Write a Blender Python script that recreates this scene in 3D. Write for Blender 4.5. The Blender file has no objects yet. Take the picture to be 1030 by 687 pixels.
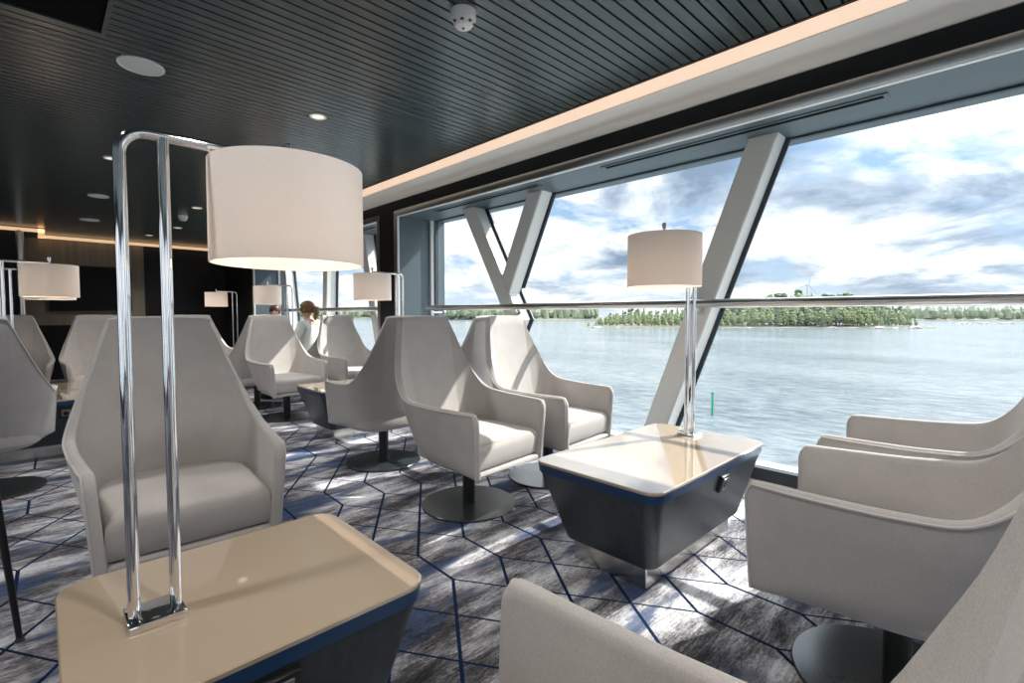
import bpy, bmesh, math, random
from mathutils import Vector, Matrix, Euler, noise
PI = math.pi
scene = bpy.context.scene
COL = scene.collection
random.seed(7)

# ------------------------------------------------------------------ camera
FPX, IMG_W = 493.5, 1030.0
pitch = math.atan(21.0 / FPX)
yaw = math.atan(478 / 493.5 * math.cos(pitch))
Fv = Vector((math.sin(yaw) * math.cos(pitch), math.cos(yaw) * math.cos(pitch), -math.sin(pitch)))
Rv = Vector((math.cos(yaw), -math.sin(yaw), 0))
Uv = Rv.cross(Fv)
CAMZ = 1.12
cd = bpy.data.cameras.new('camera')
cam = bpy.data.objects.new('camera', cd)
COL.objects.link(cam)
cd.sensor_width = 36.0
cd.sensor_fit = 'HORIZONTAL'
cd.lens = FPX / IMG_W * 36.0
cd.shift_y = -6.5 / IMG_W
cd.clip_start = 0.02
cd.clip_end = 6000
cam.matrix_world = Matrix(((Rv.x, Uv.x, -Fv.x, 0), (Rv.y, Uv.y, -Fv.y, 0), (Rv.z, Uv.z, -Fv.z, CAMZ), (0, 0, 0, 1)))
scene.camera = cam

# ------------------------------------------------------------------ node helpers
class NT:
    def __init__(s, tree):
        s.t = tree
    def n(s, typ, **kw):
        nd = s.t.nodes.new(typ)
        for k, v in kw.items():
            setattr(nd, k, v)
        return nd
    def put(s, inp, v):
        if isinstance(v, bpy.types.NodeSocket):
            s.t.links.new(v, inp)
        else:
            inp.default_value = v
    def m(s, op, a, b=None, c=None):
        nd = s.n('ShaderNodeMath', operation=op)
        s.put(nd.inputs[0], a)
        if b is not None: s.put(nd.inputs[1], b)
        if c is not None: s.put(nd.inputs[2], c)
        return nd.outputs[0]
    def mix(s, fac, a, b):
        nd = s.n('ShaderNodeMix', data_type='RGBA')
        s.put(nd.inputs[0], fac)
        for i, v in ((6, a), (7, b)):
            if isinstance(v, tuple): v = (v[0], v[1], v[2], 1)
            s.put(nd.inputs[i], v)
        return nd.outputs[2]
    def ramp(s, fac, stops, interp='LINEAR'):
        nd = s.n('ShaderNodeValToRGB')
        nd.color_ramp.interpolation = interp
        el = nd.color_ramp.elements
        while len(el) < len(stops): el.new(0.5)
        for e, (p, c) in zip(el, stops):
            e.position = p
            e.color = (c[0], c[1], c[2], 1) if isinstance(c, tuple) else (c, c, c, 1)
        s.put(nd.inputs[0], fac)
        return nd.outputs[0]
    def noise(s, vec, scale, detail=3, rough=0.5, dist=0.0):
        nd = s.n('ShaderNodeTexNoise')
        if vec is not None: s.put(nd.inputs['Vector'], vec)
        nd.inputs['Scale'].default_value = scale
        nd.inputs['Detail'].default_value = detail
        nd.inputs['Roughness'].default_value = rough
        nd.inputs['Distortion'].default_value = dist
        return nd.outputs[0]
    def mapping(s, vec, scale=(1, 1, 1), rot=(0, 0, 0), loc=(0, 0, 0)):
        nd = s.n('ShaderNodeMapping')
        s.put(nd.inputs['Vector'], vec)
        nd.inputs['Scale'].default_value = scale
        nd.inputs['Rotation'].default_value = rot
        nd.inputs['Location'].default_value = loc
        return nd.outputs[0]
    def coord(s, which='Object'):
        return s.n('ShaderNodeTexCoord').outputs[which]
    def bump(s, h, strength=0.2, dist=0.01):
        nd = s.n('ShaderNodeBump')
        nd.inputs['Strength'].default_value = strength
        nd.inputs['Distance'].default_value = dist
        s.put(nd.inputs['Height'], h)
        return nd.outputs[0]

def new_mat(name):
    m = bpy.data.materials.new(name)
    m.use_nodes = True
    t = NT(m.node_tree)
    p = m.node_tree.nodes['Principled BSDF']
    return m, t, p

def pmat(name, col, rough=0.5, metal=0.0, spec=0.5, var=0.0, vscale=40, bump=0.0, bscale=300, emit=None, estr=0, coat=0.0):
    m, t, p = new_mat(name)
    p.inputs['Base Color'].default_value = (*col, 1)
    p.inputs['Roughness'].default_value = rough
    p.inputs['Metallic'].default_value = metal
    p.inputs['Specular IOR Level'].default_value = spec
    p.inputs['Coat Weight'].default_value = coat
    co = t.coord('Object')
    if var:
        f = t.noise(co, vscale, 4, 0.6)
        a = tuple(c * (1 - var) for c in col)
        b = tuple(min(1, c * (1 + var)) for c in col)
        t.put(p.inputs['Base Color'], t.mix(f, a, b))
    if bump:
        t.put(p.inputs['Normal'], t.bump(t.noise(co, bscale, 2, 0.6), bump, 0.002))
    if emit:
        p.inputs['Emission Color'].default_value = (*emit, 1)
        p.inputs['Emission Strength'].default_value = estr
    return m

def srgb(r, g, b):
    f = lambda c: (c / 255 / 12.92) if c / 255 <= 0.04045 else ((c / 255 + 0.055) / 1.055) ** 2.4
    return (f(r), f(g), f(b))

M = {}
# upholstery: heathered wool, fine weave
def fabric(name, a, b):
    m, t, p = new_mat(name)
    co = t.coord('Object')
    f1 = t.noise(co, 420, 2, 0.7)
    f2 = t.noise(co, 9, 3, 0.5)
    f = t.m('ADD', t.m('MULTIPLY', f1, 0.75), t.m('MULTIPLY', f2, 0.25))
    t.put(p.inputs['Base Color'], t.ramp(f, [(0.3, a), (0.7, b)]))
    p.inputs['Roughness'].default_value = 0.92
    p.inputs['Specular IOR Level'].default_value = 0.2
    p.inputs['Sheen Weight'].default_value = 0.25
    p.inputs['Sheen Roughness'].default_value = 0.5
    t.put(p.inputs['Normal'], t.bump(f1, 0.25, 0.0015))
    return m
M['fabric'] = fabric('wool_fabric', (0.385, 0.362, 0.344), (0.575, 0.546, 0.523))
M['piping'] = fabric('piping_fabric', (0.50, 0.475, 0.455), (0.60, 0.575, 0.55))
M['seatfab'] = fabric('seat_fabric', (0.41, 0.385, 0.365), (0.585, 0.555, 0.53))
M['black_steel'] = pmat('black_steel', (0.012, 0.013, 0.013), 0.4, 0.0, 0.5)
M['base_grey'] = pmat('powder_coated_base', (0.028, 0.034, 0.034), 0.25, 0.0, 0.6, var=0.1, vscale=200)
M['chrome'] = pmat('chrome', (0.82, 0.82, 0.83), 0.07, 1.0)
M['stainless'] = pmat('brushed_stainless', (0.60, 0.585, 0.56), 0.28, 1.0, bump=0.04, bscale=200)
M['foot_steel'] = pmat('polished_foot_steel', (0.60, 0.59, 0.56), 0.24, 1.0)
M['beige_top'] = pmat('lacquered_beige', (0.50, 0.405, 0.295), 0.04, 0, 0.9, coat=1.0)
M['beige_top'].node_tree.nodes['Principled BSDF'].inputs['Coat IOR'].default_value = 1.7
M['blue_edge'] = pmat('navy_edge_band', (0.012, 0.045, 0.115), 0.35, 0, 0.5)
# dark stained oak veneer with vertical grain
m, t, p = new_mat('dark_stained_veneer')
co = t.coord('Object')
g = t.noise(t.mapping(co, (90, 90, 4)), 1.0, 5, 0.65)
t.put(p.inputs['Base Color'], t.ramp(g, [(0.3, (0.018, 0.024, 0.029)), (0.7, (0.042, 0.052, 0.060))]))
p.inputs['Roughness'].default_value = 0.38
t.put(p.inputs['Normal'], t.bump(g, 0.15, 0.001))
M['veneer'] = m
M['socket_black'] = pmat('socket_black', (0.01, 0.01, 0.011), 0.35)
M['socket_grey'] = pmat('socket_metal', (0.25, 0.25, 0.26), 0.35, 0.6)
# ceiling slats
m, t, p = new_mat('painted_slat')
co = t.coord('Object')
f = t.noise(t.mapping(co, (1.2, 16, 1)), 1.0, 2, 0.5)
t.put(p.inputs['Base Color'], t.ramp(f, [(0.3, (0.036, 0.055, 0.058)), (0.7, (0.054, 0.076, 0.078))]))
p.inputs['Roughness'].default_value = 0.25
p.inputs['Specular IOR Level'].default_value = 0.6
M['slat'] = m
M['void'] = pmat('ceiling_void_black', (0.004, 0.004, 0.004), 0.9, 0, 0.1)
M['white_panel'] = pmat('white_bulkhead_paint', (0.86, 0.86, 0.82), 0.45)
M['black_wall'] = pmat('black_laminate', (0.008, 0.009, 0.010), 0.45, 0, 0.3, var=0.3, vscale=60)
M['grey_panel'] = pmat('blue_grey_panel', (0.085, 0.118, 0.138), 0.42, 0, 0.5, var=0.08, vscale=160)
M['strut'] = pmat('strut_paint', (0.74, 0.75, 0.72), 0.45)
M['white_frame'] = pmat('white_window_frame', (0.80, 0.82, 0.82), 0.4)
M['gasket'] = pmat('dark_gasket', (0.03, 0.045, 0.06), 0.5)
M['sill_dark'] = pmat('dark_sill_bar', (0.02, 0.025, 0.028), 0.4)
M['plinth'] = pmat('pale_plinth', (0.50, 0.50, 0.47), 0.5)
m, t, p = new_mat('oak_wall_panel')
co = t.coord('Object')
g = t.noise(t.mapping(co, (26, 26, 1.0)), 1.0, 4, 0.6)
t.put(p.inputs['Base Color'], t.ramp(g, [(0.3, (0.20, 0.165, 0.12)), (0.7, (0.29, 0.24, 0.18))]))
p.inputs['Roughness'].default_value = 0.5
M['oak'] = m
M['screen'] = pmat('screen_black', (0.003, 0.003, 0.004), 0.3, 0, 0.15)
M['plastic_white'] = pmat('white_plastic', (0.78, 0.78, 0.78), 0.4)
M['plastic_grey'] = pmat('grey_speaker_cloth', (0.74, 0.76, 0.73), 0.7, bump=0.3, bscale=900)
M['dark_plastic'] = pmat('dark_plastic', (0.03, 0.03, 0.03), 0.5)
M['led'] = pmat('warm_led_diffuser', (0.8, 0.7, 0.6), 0.5, emit=(1.0, 0.68, 0.47), estr=0.52)
M['led_far'] = pmat('warm_led_line', (0.8, 0.7, 0.6), 0.5, emit=(1.0, 0.62, 0.33), estr=0.62)
M['downlight'] = pmat('downlight_lens', (0.8, 0.75, 0.7), 0.5, emit=(1.0, 0.86, 0.68), estr=0.75)
M['bulb'] = pmat('warm_bulb', (1, 0.8, 0.6), 0.5, emit=(1.0, 0.68, 0.40), estr=6)
# lamp shade fabric: diffuse + translucent
m, t, p = new_mat('shade_linen')
nt = m.node_tree
out = nt.nodes['Material Output']
nt.nodes.remove(p)
co = t.coord('Object')
w = t.noise(t.mapping(co, (300, 300, 900)), 1.0, 2, 0.6)
colr = t.ramp(w, [(0.3, (0.85, 0.83, 0.81)), (0.7, (0.92, 0.90, 0.88))])
d = t.n('ShaderNodeBsdfDiffuse'); t.put(d.inputs['Color'], colr)
tr = t.n('ShaderNodeBsdfTranslucent'); t.put(tr.inputs['Color'], colr)
mx = t.n('ShaderNodeMixShader'); mx.inputs[0].default_value = 0.42
nt.links.new(d.outputs[0], mx.inputs[1]); nt.links.new(tr.outputs[0], mx.inputs[2])
nt.links.new(mx.outputs[0], out.inputs['Surface'])
M['shade'] = m
# clear window glass (thin sheet)
m, t, p = new_mat('window_glass')
nt = m.node_tree
out = nt.nodes['Material Output']
nt.nodes.remove(p)
tb = t.n('ShaderNodeBsdfTransparent'); tb.inputs['Color'].default_value = (0.97, 0.985, 0.985, 1)
gl = t.n('ShaderNodeBsdfGlossy'); gl.inputs['Roughness'].default_value = 0.0
mx = t.n('ShaderNodeMixShader'); mx.inputs[0].default_value = 0.025
nt.links.new(tb.outputs[0], mx.inputs[1]); nt.links.new(gl.outputs[0], mx.inputs[2])
nt.links.new(mx.outputs[0], out.inputs['Surface'])
M['glass'] = m

# carpet: brushed grey / umber / navy strokes under a lattice of navy lines
m, t, p = new_mat('patterned_carpet')
co = t.coord('Object')
sep = t.n('ShaderNodeSeparateXYZ'); t.put(sep.inputs[0], co)
X, Y = sep.outputs[0], sep.outputs[1]
P = 0.2715
Xs = t.m('SUBTRACT', X, t.m('MULTIPLY_ADD', Y, 0.0245, 1.262 - 0.0245 * 2.87))
ly = t.m('MULTIPLY', t.m('FRACT', t.m('DIVIDE', t.m('ADD', Y, 20 * 1.1 - 2.731), 1.1)), 1.1)
tt = t.m('DIVIDE', t.m('SUBTRACT', ly, 0.277), 0.823)
inS = t.m('LESS_THAN', ly, 0.277)
inD = t.m('SUBTRACT', 1.0, inS)
def linedist(shift, cosang):
    v = t.m('ADD', t.m('DIVIDE', t.m('ADD', Xs, shift), P), 100.5)
    return t.m('MULTIPLY', t.m('ABSOLUTE', t.m('SUBTRACT', t.m('FRACT', v), 0.5)), P * cosang)
dv = linedist(0.0, 1.0)
sh = t.m('MULTIPLY', tt, 2 * P)
dthick = linedist(t.m('MULTIPLY', sh, -1.0), 0.835)
dthin = linedist(sh, 0.835)
wob = t.m('MULTIPLY', t.m('SUBTRACT', t.noise(co, 160, 2, 0.6), 0.5), 0.004)
def line(dist, w):
    return t.m('LESS_THAN', t.m('ADD', dist, wob), w)
L = t.m('MAXIMUM', t.m('MULTIPLY', line(dv, 0.0068), inS),
        t.m('MULTIPLY', t.m('MAXIMUM', line(dthick, 0.0068), line(dthin, 0.0046)), inD))
fine = t.noise(t.mapping(co, (14, 110, 1)), 1.0, 3, 0.7)
speck = t.noise(t.mapping(co, (55, 130, 1), loc=(3, 1, 0)), 1.0, 2, 0.6)
n1 = t.noise(t.mapping(co, (1.7, 5.2, 1)), 1.0, 4, 0.55, 0.15)
n2 = t.noise(t.mapping(co, (4.5, 20, 1), loc=(7, 3, 0)), 1.0, 4, 0.65, 0.2)
grain = t.m('ADD', t.m('MULTIPLY', fine, 0.22), t.m('MULTIPLY', speck, 0.20))
v = t.m('ADD', t.m('MULTIPLY', n1, 0.62), t.m('ADD', t.m('MULTIPLY', n2, 0.26), grain))
basec = t.ramp(v, [(0.50, (0.027, 0.027, 0.030)), (0.575, (0.075, 0.073, 0.079)), (0.63, (0.19, 0.182, 0.195)),
                   (0.68, (0.38, 0.375, 0.40)), (0.76, (0.70, 0.72, 0.75))])
nb = t.noise(t.mapping(co, (1.5, 5.0, 1), loc=(13, 5, 0)), 1.0, 4, 0.6, 0.2)
bl = t.m('ADD', nb, t.m('SUBTRACT', grain, 0.21))
basec = t.mix(t.ramp(bl, [(0.535, 0.0), (0.60, 0.85)]), basec, (0.040, 0.070, 0.15))
colr = t.mix(L, basec, (0.005, 0.018, 0.055))
t.put(p.inputs['Base Color'], colr)
p.inputs['Roughness'].default_value = 0.95
p.inputs['Specular IOR Level'].default_value = 0.1
t.put(p.inputs['Normal'], t.bump(t.noise(co, 500, 2, 0.7), 0.5, 0.004))
M['carpet'] = m

# sea
m, t, p = new_mat('sea_water')
co = t.coord('Object')
w1 = t.noise(t.mapping(co, (0.95, 0.45, 1), (0, 0, math.radians(35))), 1.0, 5, 0.62, 0.3)
w2 = t.noise(t.mapping(co, (0.05, 0.02, 1), (0, 0, math.radians(35))), 1.0, 3, 0.6)
w3 = t.m('ADD', t.m('MULTIPLY', w2, 0.4), t.m('MULTIPLY', w1, 0.6))
t.put(p.inputs['Base Color'], t.ramp(w3, [(0.36, (0.045, 0.066, 0.080)), (0.60, (0.17, 0.195, 0.205))]))
p.inputs['Roughness'].default_value = 0.14
p.inputs['IOR'].default_value = 1.33
t.put(p.inputs['Normal'], t.bump(w1, 0.6, 0.5))
M['sea'] = m
M['rock'] = pmat('shore_rock', (0.30, 0.28, 0.255), 0.9, var=0.4, vscale=0.4)
M['shore_soil'] = pmat('shore_ground', (0.13, 0.13, 0.085), 0.95, var=0.4, vscale=0.2)
def leafmat(name, a, b):
    m, t, p = new_mat(name)
    co = t.coord('Object')
    f = t.noise(co, 1.1, 5, 0.7)
    t.put(p.inputs['Base Color'], t.ramp(f, [(0.35, a), (0.65, b)]))
    p.inputs['Roughness'].default_value = 0.85
    t.put(p.inputs['Normal'], t.bump(t.noise(co, 2.5, 4, 0.7), 0.8, 0.5))
    return m
M['leaf_light'] = leafmat('birch_foliage', (0.12, 0.155, 0.075), (0.28, 0.315, 0.16))
M['leaf_dark'] = leafmat('spruce_foliage', (0.05, 0.09, 0.055), (0.12, 0.17, 0.09))
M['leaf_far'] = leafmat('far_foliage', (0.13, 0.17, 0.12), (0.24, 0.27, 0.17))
M['bark'] = pmat('bark', (0.12, 0.09, 0.07), 0.9)
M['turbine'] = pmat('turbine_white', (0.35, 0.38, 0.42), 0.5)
M['green_paint'] = pmat('green_spar_paint', (0.0, 0.25, 0.115), 0.5)
M['house_white'] = pmat('house_white', (0.75, 0.76, 0.76), 0.7)
M['house_roof'] = pmat('house_roof', (0.30, 0.31, 0.33), 0.7)
M['deck_white'] = pmat('ship_white_paint', (0.74, 0.76, 0.78), 0.45)
M['skin'] = pmat('skin', (0.58, 0.36, 0.27), 0.5, var=0.06, vscale=30)
M['hair_blond'] = pmat('blond_hair', (0.20, 0.105, 0.045), 0.5, var=0.5, vscale=45)
M['hair_dark'] = pmat('dark_brown_hair', (0.055, 0.022, 0.016), 0.45, var=0.4, vscale=60)
M['cloth_white'] = pmat('white_cotton', (0.72, 0.75, 0.74), 0.85, var=0.12, vscale=12)
M['cloth_dark'] = pmat('dark_cotton', (0.03, 0.035, 0.05), 0.85)
M['eye'] = pmat('eye_dark', (0.02, 0.015, 0.01), 0.2)
M['shoe'] = pmat('black_leather', (0.01, 0.01, 0.01), 0.4)

# ------------------------------------------------------------------ mesh helpers
def tag(o, label=None, cat=None, group=None, kind=None):
    if label: o['label'] = label
    if cat: o['category'] = cat
    if group: o['group'] = group
    if kind: o['kind'] = kind
    return o

def finish(bm, name, mats, parent=None, smooth=35, loc=None):
    me = bpy.data.meshes.new(name)
    bmesh.ops.recalc_face_normals(bm, faces=bm.faces)
    bm.to_mesh(me)
    bm.free()
    for mm in (mats if isinstance(mats, (list, tuple)) else [mats]):
        me.materials.append(mm)
    if smooth is not None:
        for pl in me.polygons: pl.use_smooth = True
        me.set_sharp_from_angle(angle=math.radians(smooth))
    o = bpy.data.objects.new(name, me)
    COL.objects.link(o)
    if parent is not None: o.parent = parent
    if loc is not None: o.location = loc
    return o

def empty(name, loc=(0, 0, 0), rz=0):
    o = bpy.data.objects.new(name, None)
    o.empty_display_size = 0.1
    COL.objects.link(o)
    o.location = loc
    o.rotation_euler = (0, 0, rz)
    return o

def copy_tree(o, parent=None):
    c = o.copy()
    COL.objects.link(c)
    if parent is not None: c.parent = parent
    for ch in list(o.children):
        copy_tree(ch, c)
    return c

def box(bm, x0, x1, y0, y1, z0, z1, bev=0.0, mi=0):
    r = bmesh.ops.create_cube(bm, size=1)
    vs = r['verts']
    bmesh.ops.scale(bm, vec=(x1 - x0, y1 - y0, z1 - z0), verts=vs)
    bmesh.ops.translate(bm, vec=((x0 + x1) / 2, (y0 + y1) / 2, (z0 + z1) / 2), verts=vs)
    fs = {f for v in vs for f in v.link_faces}
    for f in fs: f.material_index = mi
    if bev:
        es = list({e for v in vs for e in v.link_edges})
        bmesh.ops.bevel(bm, geom=es, offset=bev, segments=2, affect='EDGES', profile=0.5)

def boxo(name, mat, *a, parent=None, bev=0.0):
    bm = bmesh.new()
    box(bm, *a, bev=bev)
    return finish(bm, name, mat, parent)

def loft(bm, rings, cap0=True, cap1=True, closed=True, mi=0):
    R = [[bm.verts.new(p) for p in r] for r in rings]
    n = len(R[0])
    for a, b in zip(R, R[1:]):
        for i in range(n if closed else n - 1):
            j = (i + 1) % n
            f = bm.faces.new((a[i], a[j], b[j], b[i])); f.material_index = mi
    if cap0: bm.faces.new(R[0][::-1]).material_index = mi
    if cap1: bm.faces.new(R[-1]).material_index = mi
    return R

def rrect(x0, x1, y0, y1, r, z, n=6):
    pts = []
    for cx, cy, a0 in ((x1 - r, y1 - r, 0), (x0 + r, y1 - r, PI / 2), (x0 + r, y0 + r, PI), (x1 - r, y0 + r, 1.5 * PI)):
        for k in range(n + 1):
            a = a0 + PI / 2 * k / n
            pts.append((cx + r * math.cos(a), cy + r * math.sin(a), z))
    return pts

def lathe(bm, prof, seg=32, c=(0, 0, 0), cap0=True, cap1=True, mi=0):
    rings = []
    for r, z in prof:
        rings.append([(c[0] + r * math.cos(2 * PI * k / seg), c[1] + r * math.sin(2 * PI * k / seg), c[2] + z) for k in range(seg)])
    loft(bm, rings, cap0, cap1, mi=mi)

def tube(bm, pts, r, seg=10, caps=True, mi=0):
    pts = [Vector(p) for p in pts]
    rings = []
    prev = None
    for i, p in enumerate(pts):
        a = pts[max(0, i - 1)]; b = pts[min(len(pts) - 1, i + 1)]
        d = (b - a).normalized()
        if prev is None:
            u = d.orthogonal().normalized()
        else:
            u = (prev - d * prev.dot(d)).normalized()
        prev = u
        w = d.cross(u)
        rr = r[i] if isinstance(r, (list, tuple)) else r
        rings.append([p + (u * math.cos(2 * PI * k / seg) + w * math.sin(2 * PI * k / seg)) * rr for k in range(seg)])
    loft(bm, rings, caps, caps, mi=mi)

def catmull(P, n):
    """sample a Catmull-Rom through list of Vectors, n steps per span"""
    out = []
    N = len(P)
    for i in range(N - 1):
        p0 = P[i - 1] if i else P[0] * 2 - P[1]
        p1, p2 = P[i], P[i + 1]
        p3 = P[i + 2] if i + 2 < N else P[-1] * 2 - P[-2]
        for k in range(n):
            u = k / n
            out.append(0.5 * ((2 * p1) + (-p0 + p2) * u + (2 * p0 - 5 * p1 + 4 * p2 - p3) * u * u + (-p0 + 3 * p1 - 3 * p2 + p3) * u ** 3))
    out.append(P[-1].copy())
    return out

# ------------------------------------------------------------------ room shell
XW, XG = 2.82, 3.30           # inner wall face, glass plane
ZC = 2.45                     # ceiling
YB = 11.5                     # back wall
XL, YF = -5.0, -6.5           # room extents behind / left of the camera
HEADZ = 2.18

boxo('floor', M['carpet'], XL, XG, YF, YB + 0.3, -0.12, 0.0)['kind'] = 'structure'

bm = bmesh.new()
y = YF
pit = 0.061
k0 = math.floor((YF - 0.809) / pit)
y = 0.809 + k0 * pit
while y < YB - 0.06:
    x1 = 2.518
    hole = 2.70 < y + pit / 2 < 3.075
    if y + pit > 10.62 and True:
        xs = [(0.14, x1)]
    elif hole:
        xs = [(XL, -0.62), (0.275, x1)]
    else:
        xs = [(XL, x1)]
    for a, b in xs:
        box(bm, a, b, y + 0.0055, y + pit - 0.0055, ZC, ZC + 0.012)
    y += pit
finish(bm, 'ceiling', M['slat'], smooth=None)['kind'] = 'structure'
boxo('ceiling_void', M['void'], XL, XG + 0.3, YF, YB + 0.3, ZC + 0.06, ZC + 0.16)['kind'] = 'structure'

# cove along the windows
bm = bmesh.new()
box(bm, 2.520, 2.527, YF, YB, ZC - 0.004, ZC + 0.05)
box(bm, 2.531, 2.537, YF, YB, ZC - 0.004, ZC + 0.05)
tr1 = finish(bm, 'trim_1', M['black_steel']); tr1['kind'] = 'structure'
bm = bmesh.new()
prof = [(2.538, 2.452), (2.552, 2.444), (2.585, 2.428), (2.615, 2.409), (2.615, 2.44), (2.538, 2.47)]
loft(bm, [[(x, YF, z) for x, z in prof], [(x, YB, z) for x, z in prof]])
tr2 = finish(bm, 'trim_2', M['led']); tr2['kind'] = 'structure'
bm = bmesh.new()
prof = [(2.616, 2.404), (2.74, 2.392), (2.775, 2.383), (2.80, 2.370), (2.815, 2.353), (2.83, 2.342), (2.83, 2.50), (2.616, 2.50)]
loft(bm, [[(x, YF, z) for x, z in prof], [(x, YB, z) for x, z in prof]])
finish(bm, 'trim_3', M['white_panel'], smooth=50)['kind'] = 'structure'

# window wall: black band over the openings and pillars between them
PILL = [(YF, -5.3), (-0.72, -0.35), (4.756, 5.08), (9.66, YB + 0.3)]
BAYS = [(-5.3, -0.72), (-0.35, 4.756), (5.08, 9.66)]
bm = bmesh.new()
box(bm, XW, XG + 0.15, YF, YB + 0.3, 2.231, 2.342)
box(bm, XW + 0.25, XG + 0.15, YF, YB + 0.3, 2.342, ZC + 0.06)
for a, b in PILL:
    box(bm, XW, XG + 0.15, a, b, 0, 2.231)
finish(bm, 'wall_right', M['black_wall'], smooth=None)['kind'] = 'structure'
# reveals and soffit (blue-grey panels)
bm = bmesh.new()
for a, b in BAYS:
    box(bm, XW + 0.012, XG + 0.15, a - 0.02, b + 0.02, HEADZ, 2.24)
    box(bm, XW + 0.012, XG + 0.15, b - 0.055, b + 0.01, 0.0, HEADZ)
    box(bm, XW + 0.012, XG + 0.15, a - 0.01, a + 0.055, 0.0, HEADZ)
finish(bm, 'trim_4', M['grey_panel'], smooth=None)['kind'] = 'structure'
# stainless trim round each opening
bm = bmesh.new()
for a, b in BAYS:
    box(bm, XW - 0.006, XW + 0.012, a, b, HEADZ - 0.006, 2.236, bev=0.002)
    box(bm, XW - 0.006, XW + 0.012, b - 0.058, b, 0.0, HEADZ, bev=0.002)
    box(bm, XW - 0.006, XW + 0.012, a, a + 0.058, 0.0, HEADZ, bev=0.002)
finish(bm, 'trim_5', M['stainless'])['kind'] = 'structure'
bm = bmesh.new()
for a, b in BAYS:
    box(bm, XW + 0.001, XW + 0.028, a + 0.05, b - 0.05, HEADZ - 0.010, HEADZ + 0.01)
    box(bm, XW + 0.001, XW + 0.020, b - 0.070, b - 0.05, 0.0, HEADZ)
finish(bm, 'trim_6', M['white_frame'])['kind'] = 'structure'
# plinth under the glass
bm = bmesh.new()
for a, b in BAYS:
    box(bm, XG - 0.03, XG + 0.15, a, b, 0.0, 0.068)
finish(bm, 'baseboard_right', M['plinth'])['kind'] = 'structure'

def window(idx, a, b, label):
    root = empty('window_%d' % idx, (XG, (a + b) / 2, 0.07))
    root['kind'] = 'structure'
    o = root.location
    def bx(name, mat, *q, bev=0.0):
        bm = bmesh.new()
        box(bm, *q, bev=bev)
        bmesh.ops.translate(bm, vec=(-o.x, -o.y, -o.z), verts=bm.verts)
        return finish(bm, name, mat, root)
    a1, b1 = a + 0.055, b - 0.055
    bx('sill_bar', M['sill_dark'], XG - 0.035, XG + 0.03, a1, b1, 0.068, 0.145)
    bx('frame_jamb', M['white_frame'], XG - 0.06, XG + 0.02, b1 - 0.034, b1 - 0.004, 0.145, HEADZ)
    bx('frame_jamb', M['white_frame'], XG - 0.06, XG + 0.02, a1 + 0.004, a1 + 0.034, 0.145, HEADZ)
    bx('gasket', M['gasket'], XG - 0.02, XG + 0.02, b1 - 0.056, b1 - 0.034, 0.145, HEADZ)
    bx('gasket', M['gasket'], XG - 0.02, XG + 0.02, a1 + 0.034, a1 + 0.056, 0.145, HEADZ)
    bx('gasket', M['gasket'], XG - 0.01, XG + 0.02, a1, b1, HEADZ - 0.012, HEADZ)
    bx('pane', M['glass'], XG + 0.004, XG + 0.012, a1 + 0.05, b1 - 0.05, 0.14, HEADZ - 0.008)
    return root
window(1, -0.35, 4.756, '')
window(2, 5.08, 9.66, '')
window(3, -5.3, -0.72, '')

# diagonal steel struts just inside the glass (box section, dark gasket behind)
def strut(name, segs, label):
    root = empty(name, (3.2, segs[0][0], 0.0))
    root['kind'] = 'structure'
    for (ya, za, yb, zb, w) in segs:
        d = Vector((0, yb - ya, zb - za)).normalized()
        nrm = Vector((0, d.z, -d.y))
        def bar(nm, mat, off, wid, x0, x1):
            bm = bmesh.new()
            rings = []
            for (yy, zz) in ((ya, za), (yb, zb)):
                # horizontal cut ends
                hw = wid / 2 / abs(d.z)
                c = yy + off / abs(d.z)
                rings.append([(x0, c - hw, zz), (x1, c - hw, zz), (x1, c + hw, zz), (x0, c + hw, zz)])
            loft(bm, rings)
            bmesh.ops.translate(bm, vec=-root.location, verts=bm.verts)
            bmesh.ops.bevel(bm, geom=[e for e in bm.edges if abs((e.verts[0].co - e.verts[1].co).z) > 0.1], offset=0.006, segments=2, affect='EDGES')
            return finish(bm, nm, mat, root)
        bar('strut_bar', M['strut'], 0, w, 3.134 if name == 'trim_9' else 3.13, 3.275)
        if name == 'trim_9': za, zb, ya, yb = za, zb + 0.05, ya, yb + (ya - yb) * 0.05 / (za - zb)
        bar('strut_gasket', M['gasket'], 0, w + 0.05, 3.275, 3.303)
    return root
strut('trim_7', [(1.09, HEADZ + 0.01, 1.86, 0.10, 0.158)], '')
strut('trim_8', [(3.875, HEADZ + 0.01, 3.225, 1.07, 0.158), (3.23, 1.07, 3.75, 0.10, 0.158)], '')
strut('trim_9', [(2.955, HEADZ + 0.01, 3.366, 1.313, 0.158)], '')
strut('trim_10', [(6.13, HEADZ + 0.01, 5.52, 0.10, 0.15)], '')
strut('trim_11', [(7.24, HEADZ + 0.01, 7.40, 0.10, 0.15)], '')
strut('trim_12', [(9.05, HEADZ + 0.01, 8.62, 0.10, 0.15)], '')

# back wall: black right part, oak panel, black left part further forward
boxo('wall_back', M['black_wall'], 1.48, XG + 0.1, YB, YB + 0.2, 0, ZC + 0.1)['kind'] = 'structure'
boxo('trim_13', M['oak'], -0.9, 1.48, YB + 0.02, YB + 0.2, 0.93, ZC + 0.1)['kind'] = 'structure'
boxo('trim_14', M['black_wall'], -0.9, 1.48, YB - 0.03, YB + 0.2, 0, 0.93)['kind'] = 'structure'
boxo('wall_back_left', M['black_wall'], XL, -0.20, 10.72, YB + 0.2, 0, ZC + 0.1)['kind'] = 'structure'
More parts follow.
